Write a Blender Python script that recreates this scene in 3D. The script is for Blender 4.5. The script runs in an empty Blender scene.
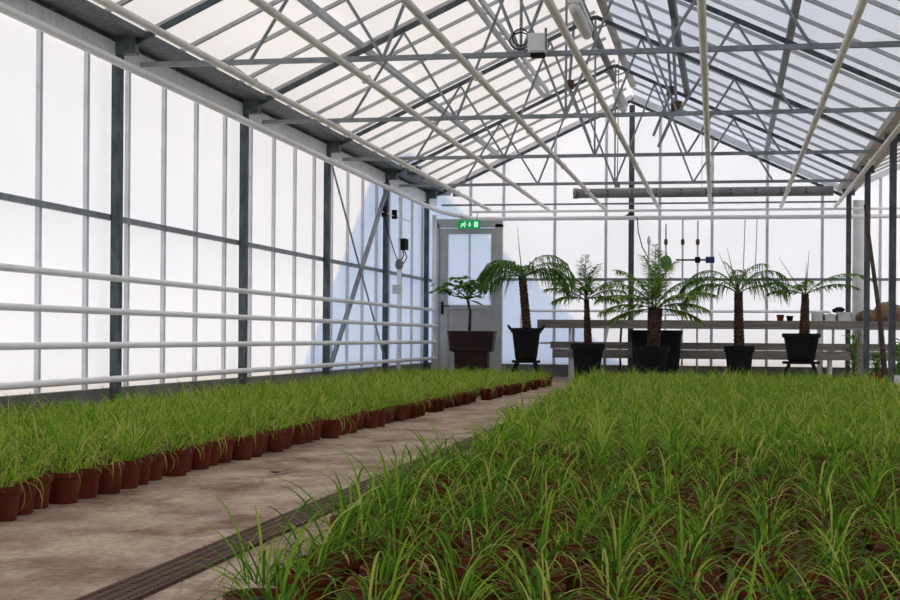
import bpy, math, random
import numpy as np
from mathutils import Vector, Matrix

random.seed(11)
rng = np.random.default_rng(11)
scene = bpy.context.scene
COL = scene.collection
R = math.radians

# ------------------------------------------------------------------ camera
F = 1490.0
YAW = math.atan(278.3 / F)
ROLL = 0.0073
HC = 0.60
SY, CY = math.sin(YAW), math.cos(YAW)
cd = bpy.data.cameras.new('camera')
cam = bpy.data.objects.new('camera', cd)
COL.objects.link(cam)
cd.sensor_fit = 'HORIZONTAL'
cd.sensor_width = 36.0
cd.lens = 36.0 * F / 900.0
cd.shift_y = 37.0 / 900.0
cd.clip_start = 0.05
cd.clip_end = 300
cam.matrix_world = (Matrix.Translation((0, 0, HC)) @ Matrix.Rotation(YAW, 4, 'Z')
                    @ Matrix.Rotation(R(90), 4, 'X') @ Matrix.Rotation(ROLL, 4, 'Z'))
scene.camera = cam


def P(px, py, Y):
    """the point at depth Y along the house that shows at (px, py)"""
    a, b = px - 450.0, py - 300.0
    u = (a + ROLL * b) / F
    v = (37.0 - (b - ROLL * a)) / F
    x = Y * (u * CY - SY) / (CY + u * SY)
    d = -x * SY + Y * CY
    return (x, Y, HC + v * d)


def proj(x, y, z):
    d = -x * SY + y * CY
    u = (x * CY + y * SY) / d
    return 450 + F * u, 337 - F * (z - HC) / d, d


# ------------------------------------------------------------------ materials
def nodes_of(name):
    m = bpy.data.materials.new(name)
    m.use_nodes = True
    nt = m.node_tree
    nt.nodes.clear()
    out = nt.nodes.new('ShaderNodeOutputMaterial')
    return m, nt, out


def noise_col(nt, c0, c1, scale, detail=4, coords='Object', stretch=(1, 1, 1), lo=.35, hi=.65):
    tc = nt.nodes.new('ShaderNodeTexCoord')
    mp = nt.nodes.new('ShaderNodeMapping')
    mp.inputs['Scale'].default_value = stretch
    nz = nt.nodes.new('ShaderNodeTexNoise')
    nz.inputs['Scale'].default_value = scale
    nz.inputs['Detail'].default_value = detail
    rp = nt.nodes.new('ShaderNodeValToRGB')
    rp.color_ramp.elements[0].position = lo
    rp.color_ramp.elements[0].color = (*c0, 1)
    rp.color_ramp.elements[1].position = hi
    rp.color_ramp.elements[1].color = (*c1, 1)
    nt.links.new(tc.outputs[coords], mp.inputs['Vector'])
    nt.links.new(mp.outputs['Vector'], nz.inputs['Vector'])
    nt.links.new(nz.outputs['Fac'], rp.inputs['Fac'])
    return rp, nz, mp


def surf(name, c0, c1=None, scale=8, rough=.6, metal=0.0, bump=0.0, stretch=(1, 1, 1)):
    m, nt, out = nodes_of(name)
    b = nt.nodes.new('ShaderNodeBsdfPrincipled')
    b.inputs['Roughness'].default_value = rough
    b.inputs['Metallic'].default_value = metal
    b.inputs['Specular IOR Level'].default_value = .2 if max(c0) < .2 else .4
    rp, nz, mp = noise_col(nt, c0, c1 or tuple(.85 * v for v in c0), scale, stretch=stretch)
    nt.links.new(rp.outputs['Color'], b.inputs['Base Color'])
    if bump:
        bp = nt.nodes.new('ShaderNodeBump')
        bp.inputs['Strength'].default_value = bump
        bp.inputs['Distance'].default_value = .01
        nt.links.new(nz.outputs['Fac'], bp.inputs['Height'])
        nt.links.new(bp.outputs['Normal'], b.inputs['Normal'])
    nt.links.new(b.outputs['BSDF'], out.inputs['Surface'])
    return m


def sheet(name, col):
    """milky multiwall greenhouse sheet: lets light through diffusely"""
    m, nt, out = nodes_of(name)
    tr = nt.nodes.new('ShaderNodeBsdfTranslucent')
    df = nt.nodes.new('ShaderNodeBsdfDiffuse')
    mx = nt.nodes.new('ShaderNodeMixShader')
    mx.inputs['Fac'].default_value = .64
    rp, nz, mp = noise_col(nt, tuple(v * .955 for v in col), col, 1.6, 5, stretch=(1, 1, .35), lo=.3, hi=.7)
    nt.links.new(rp.outputs['Color'], tr.inputs['Color'])
    df.inputs['Color'].default_value = (.93, .93, .935, 1)
    nt.links.new(tr.outputs['BSDF'], mx.inputs[1])
    nt.links.new(df.outputs['BSDF'], mx.inputs[2])
    nt.links.new(mx.outputs['Shader'], out.inputs['Surface'])
    return m


def leafmat(name, ramp, transl=.35, rough=.5, attr=True):
    m, nt, out = nodes_of(name)
    rp = nt.nodes.new('ShaderNodeValToRGB')
    els = rp.color_ramp.elements
    els[0].position, els[0].color = ramp[0][0], (*ramp[0][1], 1)
    els[1].position, els[1].color = ramp[-1][0], (*ramp[-1][1], 1)
    for p_, c_ in ramp[1:-1]:
        e = els.new(p_)
        e.color = (*c_, 1)
    at = nt.nodes.new('ShaderNodeAttribute')
    at.attribute_name = 'tint'
    nt.links.new(at.outputs['Fac'], rp.inputs['Fac'])
    b = nt.nodes.new('ShaderNodeBsdfPrincipled')
    b.inputs['Roughness'].default_value = .75
    b.inputs['Specular IOR Level'].default_value = .12
    t = nt.nodes.new('ShaderNodeBsdfTranslucent')
    mx = nt.nodes.new('ShaderNodeMixShader')
    mx.inputs['Fac'].default_value = transl
    nt.links.new(rp.outputs['Color'], b.inputs['Base Color'])
    nt.links.new(rp.outputs['Color'], t.inputs['Color'])
    nt.links.new(b.outputs['BSDF'], mx.inputs[1])
    nt.links.new(t.outputs['BSDF'], mx.inputs[2])
    nt.links.new(mx.outputs['Shader'], out.inputs['Surface'])
    return m


def concrete():
    m, nt, out = nodes_of('worn_concrete')
    L = nt.links.new
    b = nt.nodes.new('ShaderNodeBsdfPrincipled')
    b.inputs['Roughness'].default_value = .8
    b.inputs['Specular IOR Level'].default_value = .25
    r1, n1, m1 = noise_col(nt, (.27, .175, .115), (.52, .40, .285), 3.4, 10, stretch=(1, .7, 1), lo=.36, hi=.62)
    n1.inputs['Roughness'].default_value = .62
    r2, n2, m2 = noise_col(nt, (0, 0, 0), (1, 1, 1), 2.3, 9, stretch=(1.2, .8, 1), lo=.51, hi=.64)
    n2.inputs['Roughness'].default_value = .7
    mix = nt.nodes.new('ShaderNodeMixRGB')
    mix.inputs['Color2'].default_value = (.15, .066, .034, 1)
    mu = nt.nodes.new('ShaderNodeMath')
    mu.operation = 'MULTIPLY'
    mu.inputs[1].default_value = .85
    L(r2.outputs['Color'], mu.inputs[0])
    L(mu.outputs[0], mix.inputs['Fac'])
    L(r1.outputs['Color'], mix.inputs['Color1'])
    r3, n3, m3 = noise_col(nt, (.72, .70, .68), (1.06, 1.06, 1.06), 34, 6, lo=.36, hi=.56)
    mm = nt.nodes.new('ShaderNodeMixRGB')
    mm.blend_type = 'MULTIPLY'
    mm.inputs['Fac'].default_value = .8
    L(mix.outputs['Color'], mm.inputs['Color1'])
    L(r3.outputs['Color'], mm.inputs['Color2'])
    L(mm.outputs['Color'], b.inputs['Base Color'])
    bp = nt.nodes.new('ShaderNodeBump')
    bp.inputs['Strength'].default_value = .35
    bp.inputs['Distance'].default_value = .01
    L(n3.outputs['Fac'], bp.inputs['Height'])
    L(bp.outputs['Normal'], b.inputs['Normal'])
    L(b.outputs['BSDF'], out.inputs['Surface'])
    return m


def glow(name, col, s):
    m, nt, out = nodes_of(name)
    e = nt.nodes.new('ShaderNodeEmission')
    e.inputs['Color'].default_value = (*col, 1)
    e.inputs['Strength'].default_value = s
    nt.links.new(e.outputs['Emission'], out.inputs['Surface'])
    return m


M = {
    'sheet_wall': sheet('milky_wall_sheet', (.90, .90, .91)),
    'sheet_roof': sheet('milky_roof_sheet', (.90, .89, .89)),
    'concrete': concrete(),
    'plinth': surf('grey_plinth', (.20, .20, .19), (.13, .13, .125), 5, .85, bump=.2),
    'post': surf('dark_galvanized', (.050, .068, .078), (.105, .125, .135), 14, .5, .25, stretch=(1, 1, .4)),
    'steel': surf('grey_galvanized', (.26, .29, .31), (.18, .205, .22), 9, .45, .25),
    'gutter': surf('galvanized_gutter', (.085, .10, .105), (.165, .18, .182), 16, .5, .25),
    'alu': surf('mill_aluminium', (.70, .715, .74), (.60, .615, .64), 6, .45, .2),
    'alu_light': surf('bright_aluminium', (.90, .90, .90), (.80, .80, .80), 5, .4, 0, stretch=(1, 3, 1)),
    'alu_roof': surf('roof_bar_aluminium', (.46, .48, .50), (.37, .39, .41), 6, .45, .2),
    'white_pipe': surf('white_painted_pipe', (.92, .92, .92), (.86, .86, .86), 4, .45),
    'cream_pipe': surf('cream_painted_pipe', (.90, .875, .80), (.74, .72, .66), 5, .5, stretch=(1, .5, 1)),
    'ridge': surf('weathered_ridge', (.55, .52, .48), (.38, .35, .32), 9, .7),
    'door_grey': surf('grey_door_paint', (.48, .475, .455), (.40, .395, .385), 5, .55),
    'tube': surf('grey_air_tube', (.24, .24, .225), (.18, .18, .17), 7, .6),
    'hole': surf('dark_hole', (.02, .02, .02), (.03, .03, .03), 9, .9),
    'white_plastic': surf('white_plastic', (.72, .72, .71), (.62, .62, .61), 5, .45),
    'black_plastic': surf('black_plastic', (.006, .0065, .0075), (.011, .0115, .0125), 6, .8),
    'maroon': surf('maroon_plastic', (.026, .009, .009), (.036, .014, .013), 5, .55),
    'terracotta': surf('brown_red_plastic', (.150, .023, .0065), (.088, .014, .005), 7, .6),
    'soil': surf('dark_peat', (.020, .013, .009), (.055, .036, .024), 60, .95, bump=.8),
    'trunk': surf('palm_trunk', (.035, .020, .014), (.11, .060, .040), 26, .9, bump=.8),
    'bark': surf('brown_bark', (.10, .062, .042), (.055, .033, .024), 22, .85, bump=.5),
    'rusty': surf('rusty_brown', (.13, .065, .038), (.06, .035, .026), 30, .85, bump=.4),
    'grate': surf('rusty_grate', (.125, .068, .044), (.075, .042, .029), 40, .8),
    'pit': surf('drain_pit', (.012, .009, .008), (.02, .015, .012), 20, .95),
    'wood': surf('weathered_wood', (.27, .235, .20), (.15, .135, .12), 7, .8, stretch=(.25, 4, 4)),
    'bench_metal': surf('dull_bench_metal', (.28, .265, .245), (.19, .18, .165), 8, .6, stretch=(.4, 3, 3)),
    'brass': surf('brass_valve', (.14, .09, .05), (.09, .06, .035), 20, .5, .4),
    'blue': surf('blue_valve', (.03, .05, .16), (.02, .03, .10), 8, .5),
    'wire': surf('grey_wire', (.17, .17, .17), (.12, .12, .12), 9, .6),
    'globe': surf('green_plastic', (.10, .26, .05), (.06, .18, .03), 9, .5),
    'sack': surf('brown_sacking', (.26, .17, .10), (.12, .075, .045), 8, .9, bump=.5),
    'dry': surf('dry_leaf', (.16, .075, .03), (.09, .04, .018), 30, .8),
    'brick_dark': surf('dim_plaster', (.22, .21, .20), (.15, .145, .14), 2, .9),
    'render_wall': surf('outside_render', (.45, .46, .50), (.38, .39, .42), 1, .9),
    'roof_tile': surf('outside_roof', (.22, .19, .18), (.15, .13, .12), 3, .9),
    'green_glow': glow('lit_green_sign', (.004, .27, .085), 1.0),
    'white_glow': glow('lit_white_symbol', (.50, .80, .60), 1.0),
    'leaf': leafmat('grass_leaf', [(0, (.022, .070, .007)), (.35, (.095, .245, .016)), (.7, (.30, .47, .035)),
                                   (.88, (.60, .56, .16)), (1, (.52, .33, .14))], .45),
    'palm': leafmat('palm_leaf', [(0, (.03, .09, .022)), (.5, (.12, .26, .05)), (1, (.36, .50, .10))], .45),
    'tree': leafmat('tree_leaf', [(0, (.04, .11, .02)), (.5, (.10, .24, .035)), (1, (.22, .36, .07))], .35),
}


# ------------------------------------------------------------------ mesh helper
class MB:
    def __init__(s):
        s.v, s.f, s.t = [], [], []

    def add(s, vs, fs, tint=.5):
        o = len(s.v)
        s.v += [tuple(p) for p in vs]
        s.f += [tuple(i + o for i in f) for f in fs]
        s.t += [tint] * len(vs)
        return s

    def box(s, x0, x1, y0, y1, z0, z1):
        return s.add([(x0, y0, z0), (x1, y0, z0), (x1, y1, z0), (x0, y1, z0),
                      (x0, y0, z1), (x1, y0, z1), (x1, y1, z1), (x0, y1, z1)],
                     [(3, 2, 1, 0), (4, 5, 6, 7), (0, 1, 5, 4), (1, 2, 6, 5), (2, 3, 7, 6), (3, 0, 4, 7)])

    def beam(s, p0, p1, w, h, up=(0, 0, 1)):
        p0, p1, up = Vector(p0), Vector(p1), Vector(up)
        d = (p1 - p0).normalized()
        sd = d.cross(up)
        if sd.length < 1e-4:
            sd = d.cross(Vector((1, 0, 0)))
        sd.normalize()
        u = sd.cross(d).normalized()
        vs = []
        for p in (p0, p1):
            for a, b in ((-1, -1), (1, -1), (1, 1), (-1, 1)):
                vs.append(p + sd * (a * w / 2) + u * (b * h / 2))
        return s.add(vs, [(0, 1, 2, 3), (7, 6, 5, 4), (0, 4, 5, 1), (1, 5, 6, 2), (2, 6, 7, 3), (3, 7, 4, 0)])

    def tube(s, pts, r, n=10, cap=True, tint=.5):
        pts = [Vector(p) for p in pts]
        rs = r if isinstance(r, (list, tuple)) else [r] * len(pts)
        vs, fs = [], []
        prev = None
        for i, p in enumerate(pts):
            d = ((pts[i + 1] if i + 1 < len(pts) else p) - (pts[i - 1] if i else p))
            d = d.normalized() if d.length > 1e-9 else Vector((0, 0, 1))
            if prev is None:
                a = d.cross(Vector((0, 0, 1)))
                if a.length < 1e-3:
                    a = d.cross(Vector((1, 0, 0)))
            else:
                a = prev - d * prev.dot(d)
            a.normalize()
            prev = a
            b = d.cross(a)
            for k in range(n):
                t = 2 * math.pi * k / n
                vs.append(p + (a * math.cos(t) + b * math.sin(t)) * rs[i])
        for i in range(len(pts) - 1):
            for k in range(n):
                k2 = (k + 1) % n
                fs.append((i * n + k, i * n + k2, (i + 1) * n + k2, (i + 1) * n + k))
        if cap:
            fs.append(tuple(range(n - 1, -1, -1)))
            fs.append(tuple((len(pts) - 1) * n + k for k in range(n)))
        return s.add(vs, fs, tint)

    def lathe(s, prof, c=(0, 0, 0), n=20, sx=1, sy=1, power=2.0):
        vs, fs = [], []
        for r, z in prof:
            for k in range(n):
                t = 2 * math.pi * k / n
                ct, st = math.cos(t), math.sin(t)
                q = (abs(ct) ** power + abs(st) ** power) ** (-1 / power)
                vs.append((c[0] + r * q * ct * sx, c[1] + r * q * st * sy, c[2] + z))
        for i in range(len(prof) - 1):
            for k in range(n):
                k2 = (k + 1) % n
                fs.append((i * n + k, i * n + k2, (i + 1) * n + k2, (i + 1) * n + k))
        fs.append(tuple(range(n - 1, -1, -1)))
        fs.append(tuple((len(prof) - 1) * n + k for k in range(n)))
        return s.add(vs, fs)

    def ball(s, c, rx, ry, rz, n=10, jit=0.0):
        prof = []
        m_ = 7
        for i in range(m_ + 1):
            a = -math.pi / 2 + math.pi * i / m_
            prof.append((max(.02, math.cos(a)), math.sin(a)))
        o = len(s.v)
        s.lathe(prof, (0, 0, 0), n)
        for i in range(o, len(s.v)):
            x, y, z = s.v[i]
            k = 1 + random.uniform(-jit, jit)
            s.v[i] = (c[0] + x * rx * k, c[1] + y * ry * k, c[2] + z * rz * k)
        return s

    def strip(s, pts, widths, side, tint):
        vs, fs = [], []
        for p, w in zip(pts, widths):
            vs += [p - side * w / 2, p + side * w / 2]
        for i in range(len(pts) - 1):
            fs.append((2 * i, 2 * i + 1, 2 * i + 3, 2 * i + 2))
        return s.add(vs, fs, tint)

    def mesh(s, name, mat, smooth=False, tint=False):
        me = bpy.data.meshes.new(name)
        me.from_pydata(s.v, [], s.f)
        me.materials.append(M[mat])
        if tint:
            at = me.attributes.new('tint', 'FLOAT', 'POINT')
            at.data.foreach_set('value', s.t)
        if smooth:
            me.polygons.foreach_set('use_smooth', [True] * len(me.polygons))
        me.update()
        return me

    def build(s, name, mat, parent=None, smooth=False, tint=False, label=None):
        o = bpy.data.objects.new(name, s.mesh(name, mat, smooth, tint))
        COL.objects.link(o)
        if parent is not None:
            o.parent = parent
            o.matrix_parent_inverse = Matrix.Translation(-Vector(parent.location))
        if smooth:
            md = None
        if label:
            o['label'] = label
        return o


def tag(o, label, cat, group=None, kind=None):
    o['label'] = label
    o['category'] = cat
    if group:
        o['group'] = group
    if kind:
        o['kind'] = kind
    return o


def thing(name, loc, label, cat, group=None, kind=None):
    o = bpy.data.objects.new(name, None)
    o.empty_display_size = .1
    COL.objects.link(o)
    o.location = loc
    return tag(o, label, cat, group, kind)


def struct(o, label=None, cat=None):
    o['kind'] = 'structure'
    if label:
        o['label'] = label
    if cat:
        o['category'] = cat
    return o


ORD = ['first', 'second', 'third', 'fourth', 'fifth', 'sixth', 'seventh', 'eighth', 'ninth', 'tenth', 'eleventh', 'twelfth',
       'thirteenth', 'fourteenth', 'fifteenth', 'sixteenth', 'seventeenth', 'eighteenth', 'nineteenth', 'twentieth',
       'twenty-first', 'twenty-second', 'twenty-third', 'twenty-fourth', 'twenty-fifth', 'twenty-sixth', 'twenty-seventh',
       'twenty-eighth', 'twenty-ninth', 'thirtieth', 'thirty-first', 'thirty-second', 'thirty-third', 'thirty-fourth', 'thirty-fifth',
       'thirty-sixth', 'thirty-seventh', 'thirty-eighth', 'thirty-ninth', 'fortieth']

# ------------------------------------------------------------------ the house
XL, XR = -4.58, 1.70          # outer glazing of the left wall, valley between the spans
XC = -1.455                   # ridge
XF = 7.95                     # far right wall
XC2 = 4.83
YB, YE = -2.0, 22.85
ZR, SL = 4.33, .467           # ridge height, roof slope
POSTS = [10.44 + 2.95 * k for k in range(5)]


def zroof(x):
    return ZR - SL * abs(x - XC) if x <= XR else ZR - SL * abs(x - XC2)


ZE = zroof(XL)

# floor
fl = struct(MB().box(XL - .1, XF + .1, YB, YE + .1, -.15, 0).build('floor', 'concrete'), 'worn beige concrete floor with brown stains', 'floor')


def quad(mb, a, b, c, d):
    mb.add([a, b, c, d], [(0, 1, 2, 3)])


# left wall: sheets + bars + rail + plinth
mb = MB()
quad(mb, (XL, YB, .2), (XL, YE, .2), (XL, YE, ZE), (XL, YB, ZE))
wall_left = struct(mb.build('wall_left', 'sheet_wall'), 'milky sheet wall on the left lit from outside', 'wall')
BARS = [9.33 + .75 * k for k in range(-9, 18)]
for y in BARS:
    MB().box(XL + .003, XL + .035, y - .020, y + .020, .2, ZE - .05).build('glazing_bar', 'alu', wall_left)
MB().box(XL + .036, XL + .068, YB, YE - .02, 1.448, 1.492).build('wall_rail', 'steel', wall_left)
MB().box(XL - .06, XL + .07, YB, YE, 0, .2).build('plinth', 'plinth', wall_left)
MB().box(XL + .02, XL + .10, YB, YE - .05, 2.64, 2.77).build('wall_plate', 'alu_light', wall_left)

# end wall with the door opening left out of the sheet
DX0, DX1, DZ = -4.48, -3.50, 2.30
mb = MB()
for x0, x1, z0 in ((XL, DX0, .19), (DX0, DX1, DZ), (DX1, XC, .19), (XC, XR, .19), (XR, XC2, .19), (XC2, XF, .19)):
    quad(mb, (x0, YE, z0), (x1, YE, z0), (x1, YE, zroof(x1 - 1e-6)), (x0, YE, zroof(x0 + 1e-6)))
wall_end = struct(mb.build('wall_back', 'sheet_wall'), 'milky sheet gable wall at the far end', 'wall')
XBARS = [-2.634, -1.85, -1.035, -.252, .561, 1.364, 2.197, 3.0, 3.8, 4.6]
for x in XBARS:
    MB().box(x - .022, x + .022, YE - .045, YE - .003, .19, zroof(x) - .04).build('glazing_bar', 'alu', wall_end)
for x in (-3.43, -3.95):
    MB().box(x - .022, x + .022, YE - .045, YE - .003, 2.42, zroof(x) - .04).build('glazing_bar', 'alu', wall_end)
MB().box(DX1 + .06, XF, YE - .09, YE - .045, 1.475, 1.515).build('wall_rail', 'steel', wall_end)
MB().box(DX1 + .06, XF, YE - .06, YE + .06, 0, .19).build('plinth', 'plinth', wall_end)
for xc, xa, xb in ((XC, XL, XR), (XC2, XR, XF)):
    for xe in (xa, xb):
        MB().beam((xe, YE - .05, zroof(xe) - .06) if xe != XR else (xe, YE - .05, ZE - .06), (xc, YE - .05, ZR - .06), .06, .09).build('gable_rafter', 'alu', wall_end)

# walls nobody sees: the dim end behind the viewer, and the far side of the next span
mb = MB()
for x0, x1 in ((XL, XC), (XC, XR), (XR, XC2), (XC2, XF)):
    quad(mb, (x0, YB, 0), (x1, YB, 0), (x1, YB, zroof(x1 - 1e-6)), (x0, YB, zroof(x0 + 1e-6)))
struct(mb.build('wall_front', 'sheet_wall'), 'milky sheet gable wall behind the viewer', 'wall')
mb = MB()
quad(mb, (XF, YB, 0), (XF, YE, 0), (XF, YE, ZE), (XF, YB, ZE))
struct(mb.build('wall_right', 'sheet_wall'), 'milky sheet wall beyond the next span', 'wall')

# roof
mb = MB()
YO = YB
for xa, xb in ((XL, XC), (XC, XR), (XR, XC2), (XC2, XF)):
    za, zb = zroof(xa + 1e-6), zroof(xb - 1e-6)
    quad(mb, (xa, YO, za), (xb, YO, zb), (xb, YE, zb), (xa, YE, za))
ceiling = struct(mb.build('ceiling', 'sheet_roof'), 'pitched roof of milky sheets between grey glazing bars', 'roof')
for y in BARS:
    for xa, xb in ((XL + .02, XC - .05), (XR - .02, XC + .05), (XR + .02, XC2)):
        MB().beam((xa, y, zroof(xa) - .022), (xb, y, zroof(xb) - .022), .034, .032).build('glazing_bar', 'alu_roof', ceiling)

# gutters
g = MB()
g.box(-4.52, -4.26, YB, YE - .06, 2.80, 2.812).box(-4.275, -4.26, YB, YE - .06, 2.812, 2.85).box(-4.52, -4.505, YB, YE - .06, 2.812, 2.87)
g.box(-4.53, -4.505, YB, YE - .06, 2.775, 2.80)
tag(g.build('gutter', 'gutter'), 'dark galvanized gutter along the top of the left wall', 'gutter')
g = MB()
g.box(XR - .13, XR + .13, YB, YE - .06, 2.78, 2.79).box(XR - .13, XR - .12, YB, YE - .06, 2.79, 2.865).box(XR + .12, XR + .13, YB, YE - .06, 2.79, 2.865)
tag(g.build('gutter', 'ridge'), 'pale weathered valley gutter on the right hand posts', 'gutter')

# posts
for i, y in enumerate(POSTS[:4] + [22.0]):
    o = thing('steel_post', (-4.48, y, 0), '%s galvanized steel post along the left wall counted from the camera' % ORD[i] if i < 4
              else 'dark steel corner post at the left wall beside the exit door', 'post', 'steel posts of the left wall')
    MB().box(-4.512, -4.445, y - .035, y + .035, 0, 2.70).build('shaft', 'post', o)
    MB().box(-4.52, -4.33, y - .045, y + .045, 2.68, 2.80).build('bracket', 'gutter', o)
    MB().box(-4.51, -4.415, y - .07, y + .07, 0, .015).build('foot_plate', 'post', o)
for i, y in enumerate(POSTS[2:]):
    lab = ['thick dark steel post at the right edge standing in the plants', 'steel post with a leaning brown pole beside it on the right',
           'slim dark corner post at the right end of the gable wall'][i]
    o = thing('steel_post', (XR, y, 0), lab, 'post', 'steel posts under the valley gutter')
    MB().box(XR - .035, XR + .035, y - .035, y + .035, 0, 2.72).build('shaft', 'post', o)
    MB().box(XR - .09, XR + .08, y - .045, y + .045, 2.69, 2.78).build('bracket', 'post', o)
    MB().box(XR - .07, XR + .07, y - .07, y + .07, 0, .012).build('foot_plate', 'post', o)
o = thing('steel_post', (XC, YE - .16, 0), 'dark middle post of the gable wall rising to the ridge', 'post')
MB().box(XC - .04, XC + .04, YE - .20, YE - .12, 0, ZR - .2).build('shaft', 'post', o)
MB().add([(XC - .09, YE - .25, 2.45), (XC - .02, YE - .25, 2.39), (XC + .05, YE - .25, 2.45), (XC + .03, YE - .25, 2.55), (XC - .02, YE - .25, 2.50),
          (XC - .09, YE - .2, 2.45), (XC - .02, YE - .2, 2.39), (XC + .05, YE - .2, 2.45), (XC + .03, YE - .2, 2.55), (XC - .02, YE - .2, 2.50)],
         [(0, 1, 2, 3, 4), (9, 8, 7, 6, 5), (0, 5, 6, 1), (1, 6, 7, 2), (2, 7, 8, 3), (3, 8, 9, 4), (4, 9, 5, 0)]).build('clamp', 'rusty', o)

# roof trusses
ZT = 2.60
TR = [POSTS[0] - 2.95] + POSTS
for i, y in enumerate(TR):
    lab = ['steel roof truss above the camera', 'nearest steel roof truss in view with the white box on its tie bar',
           'second steel roof truss from the camera', 'third steel roof truss from the camera', 'fourth steel roof truss from the camera',
           'plain tie and rafters against the gable wall'][i]
    o = thing('roof_truss', (XC, y, ZT), lab, 'roof truss', 'steel roof trusses')
    MB().beam((XL + .28, y, ZT), (XR - .1, y, ZT), .036, .036 if i < 5 else .026).build('tie_bar', 'steel', o)
    for xe in (XL + .16, XR - .1):
        MB().beam((xe, y, zroof(xe) - .21), (XC, y, ZR - .21), .032, .042).build('rafter', 'post', o)
    if i == 5:
        continue

    def N(r, sgn, top):
        x = XC + sgn * r
        return (x, y, (zroof(x) - .23) if top else ZT)
    for sgn in (-1, 1):
        for a, b in (((2.0, 0), (1.5, 1)), ((1.5, 1), (1.0, 0)), ((1.0, 0), (.5, 1)), ((.5, 1), (0, 0))):
            MB().tube([N(a[0], sgn, a[1]), N(b[0], sgn, b[1])], .0135, 6).build('web_bar', 'steel', o)
    MB().tube([(XC, y, ZT), (XC, y, ZR - .23)], .012, 6).build('king_rod', 'steel', o)
    MB().tube([(XC - .15, y, ZR - .28), (XC - .08, y, ZR - .32), (XC, y, ZR - .335), (XC + .08, y, ZR - .32), (XC + .15, y, ZR - .28)], .011, 6).build('collar_bar', 'steel', o)

# purlins and ridge
for (x, dz, w, h, mat, lab) in ((-3.40, -.10, .05, .06, 'alu_roof', 'grey purlin low on the left roof slope'),
                                (-2.36, -.13, .09, .05, 'alu', 'pale double vent rail high on the left roof slope'),
                                (-.545, -.13, .06, .13, 'post', 'heavy dark purlin high on the right roof slope'),
                                (.52, -.10, .06, .07, 'steel', 'grey purlin low on the right roof slope')):
    mb = MB()
    y1 = YE - .1 if abs(x - XC) > 1.5 else YE - 3.2
    if mat == 'alu':
        mb.beam((x - .035, YO, zroof(x - .035) + dz), (x - .035, y1, zroof(x - .035) + dz), .04, .05)
        mb.beam((x + .035, YO, zroof(x + .035) + dz), (x + .035, y1, zroof(x + .035) + dz), .035, .05)
        yy = YO + .4
        while yy < y1:
            mb.box(x - .02, x + .02, yy - .015, yy + .015, zroof(x) + dz - .02, zroof(x) + dz + .02)
            yy += 1.0
    else:
        mb.beam((x, YO, zroof(x) + dz), (x, y1, zroof(x) + dz), w, h)
    tag(mb.build('purlin', mat), lab, 'purlin', 'purlins under the roof')
tag(MB().beam((XC - .12, YO, ZR - .15), (XC - .12, YE - 2.2, ZR - .15), .06, .08).build('ridge_beam', 'post'), 'dark ridge beam left of the pale ridge tube', 'beam')
tag(MB().tube([(XC + .085, YO, ZR - .10), (XC + .085, YE - 1.4, ZR - .10)], .05, 10).build('ridge_tube', 'ridge', smooth=True), 'pale weathered tube along the ridge', 'tube')

# vent openers: pairs of rods hanging from the ridge vents
for i, (p0, p1, y, lab) in enumerate(((P(569, 86, 16.6), P(590, 143, 16.6), 16.6, 'bare grey vent opener rod left of the ridge'),
                                      (P(671, 92, 16.6), P(653, 136, 16.6), 16.6, 'shorter vent opener rod hanging right of the ridge'),
                                      (P(676, 108, 14.6), P(658, 147, 14.6), 14.6, 'longer vent opener rod right of the ridge beside its twin'))):
    o = thing('vent_opener', p0, lab, 'vent opener', 'rods that open the roof vents')
    MB().beam(p0, p1, .022, .03).build('rack_rod', 'steel', o)
    MB().box(p0[0] - .05, p0[0] + .05, y - .05, y + .05, p0[2] - .03, p0[2] + .06).build('gearbox', 'rusty', o)
    top = (p0[0] + (.05 if p0[0] < XC else -.05), y, zroof(p0[0]) - .05)
    MB().beam(p0, top, .022, .03).build('hanger', 'steel', o)

# left wall wind brace
b = thing('wind_brace', (-4.46, POSTS[2], .2), 'crossed wind brace between the third and fourth left wall posts', 'brace')
MB().tube([(-4.46, POSTS[2] + .04, 2.62), (-4.46, POSTS[3] - .04, .25)], .012, 6).build('thin_rod', 'steel', b)
MB().beam((-4.44, POSTS[3] - .04, 2.62), (-4.44, POSTS[2] + .04, .25), .045, .045, (1, 0, 0)).build('thick_bar', 'steel', b)

# ------------------------------------------------------------------ heating pipes
for i, z in enumerate((1.01, .767, .522, .275)):
    lab = ('topmost', 'second', 'third', 'lowest')[i]
    tag(MB().tube([(-4.40, YB + .1, z), (-4.40, YE - .62, z)], .024, 12).build('heating_pipe', 'white_pipe', smooth=True),
        '%s of the four white heating pipes along the left wall' % lab if i in (0, 3) else '%s from the top of the four white pipes along the left wall' % lab,
        'pipe', 'white pipes on the left wall')
o = thing('pipe_header', (-4.40, YE - .56, 0), 'upright white header pipe in the corner beside the exit door', 'pipe')
MB().tube([(-4.43, YE - .5, .0), (-4.43, YE - .5, 2.46)], .036, 14).build('upright', 'white_pipe', o, smooth=True)
for z in (1.01, .767, .522, .275):
    MB().tube([(-4.40, YE - .66, z), (-4.40, YE - .535, z)], .032, 12).build('collar', 'white_pipe', o, smooth=True)

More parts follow.
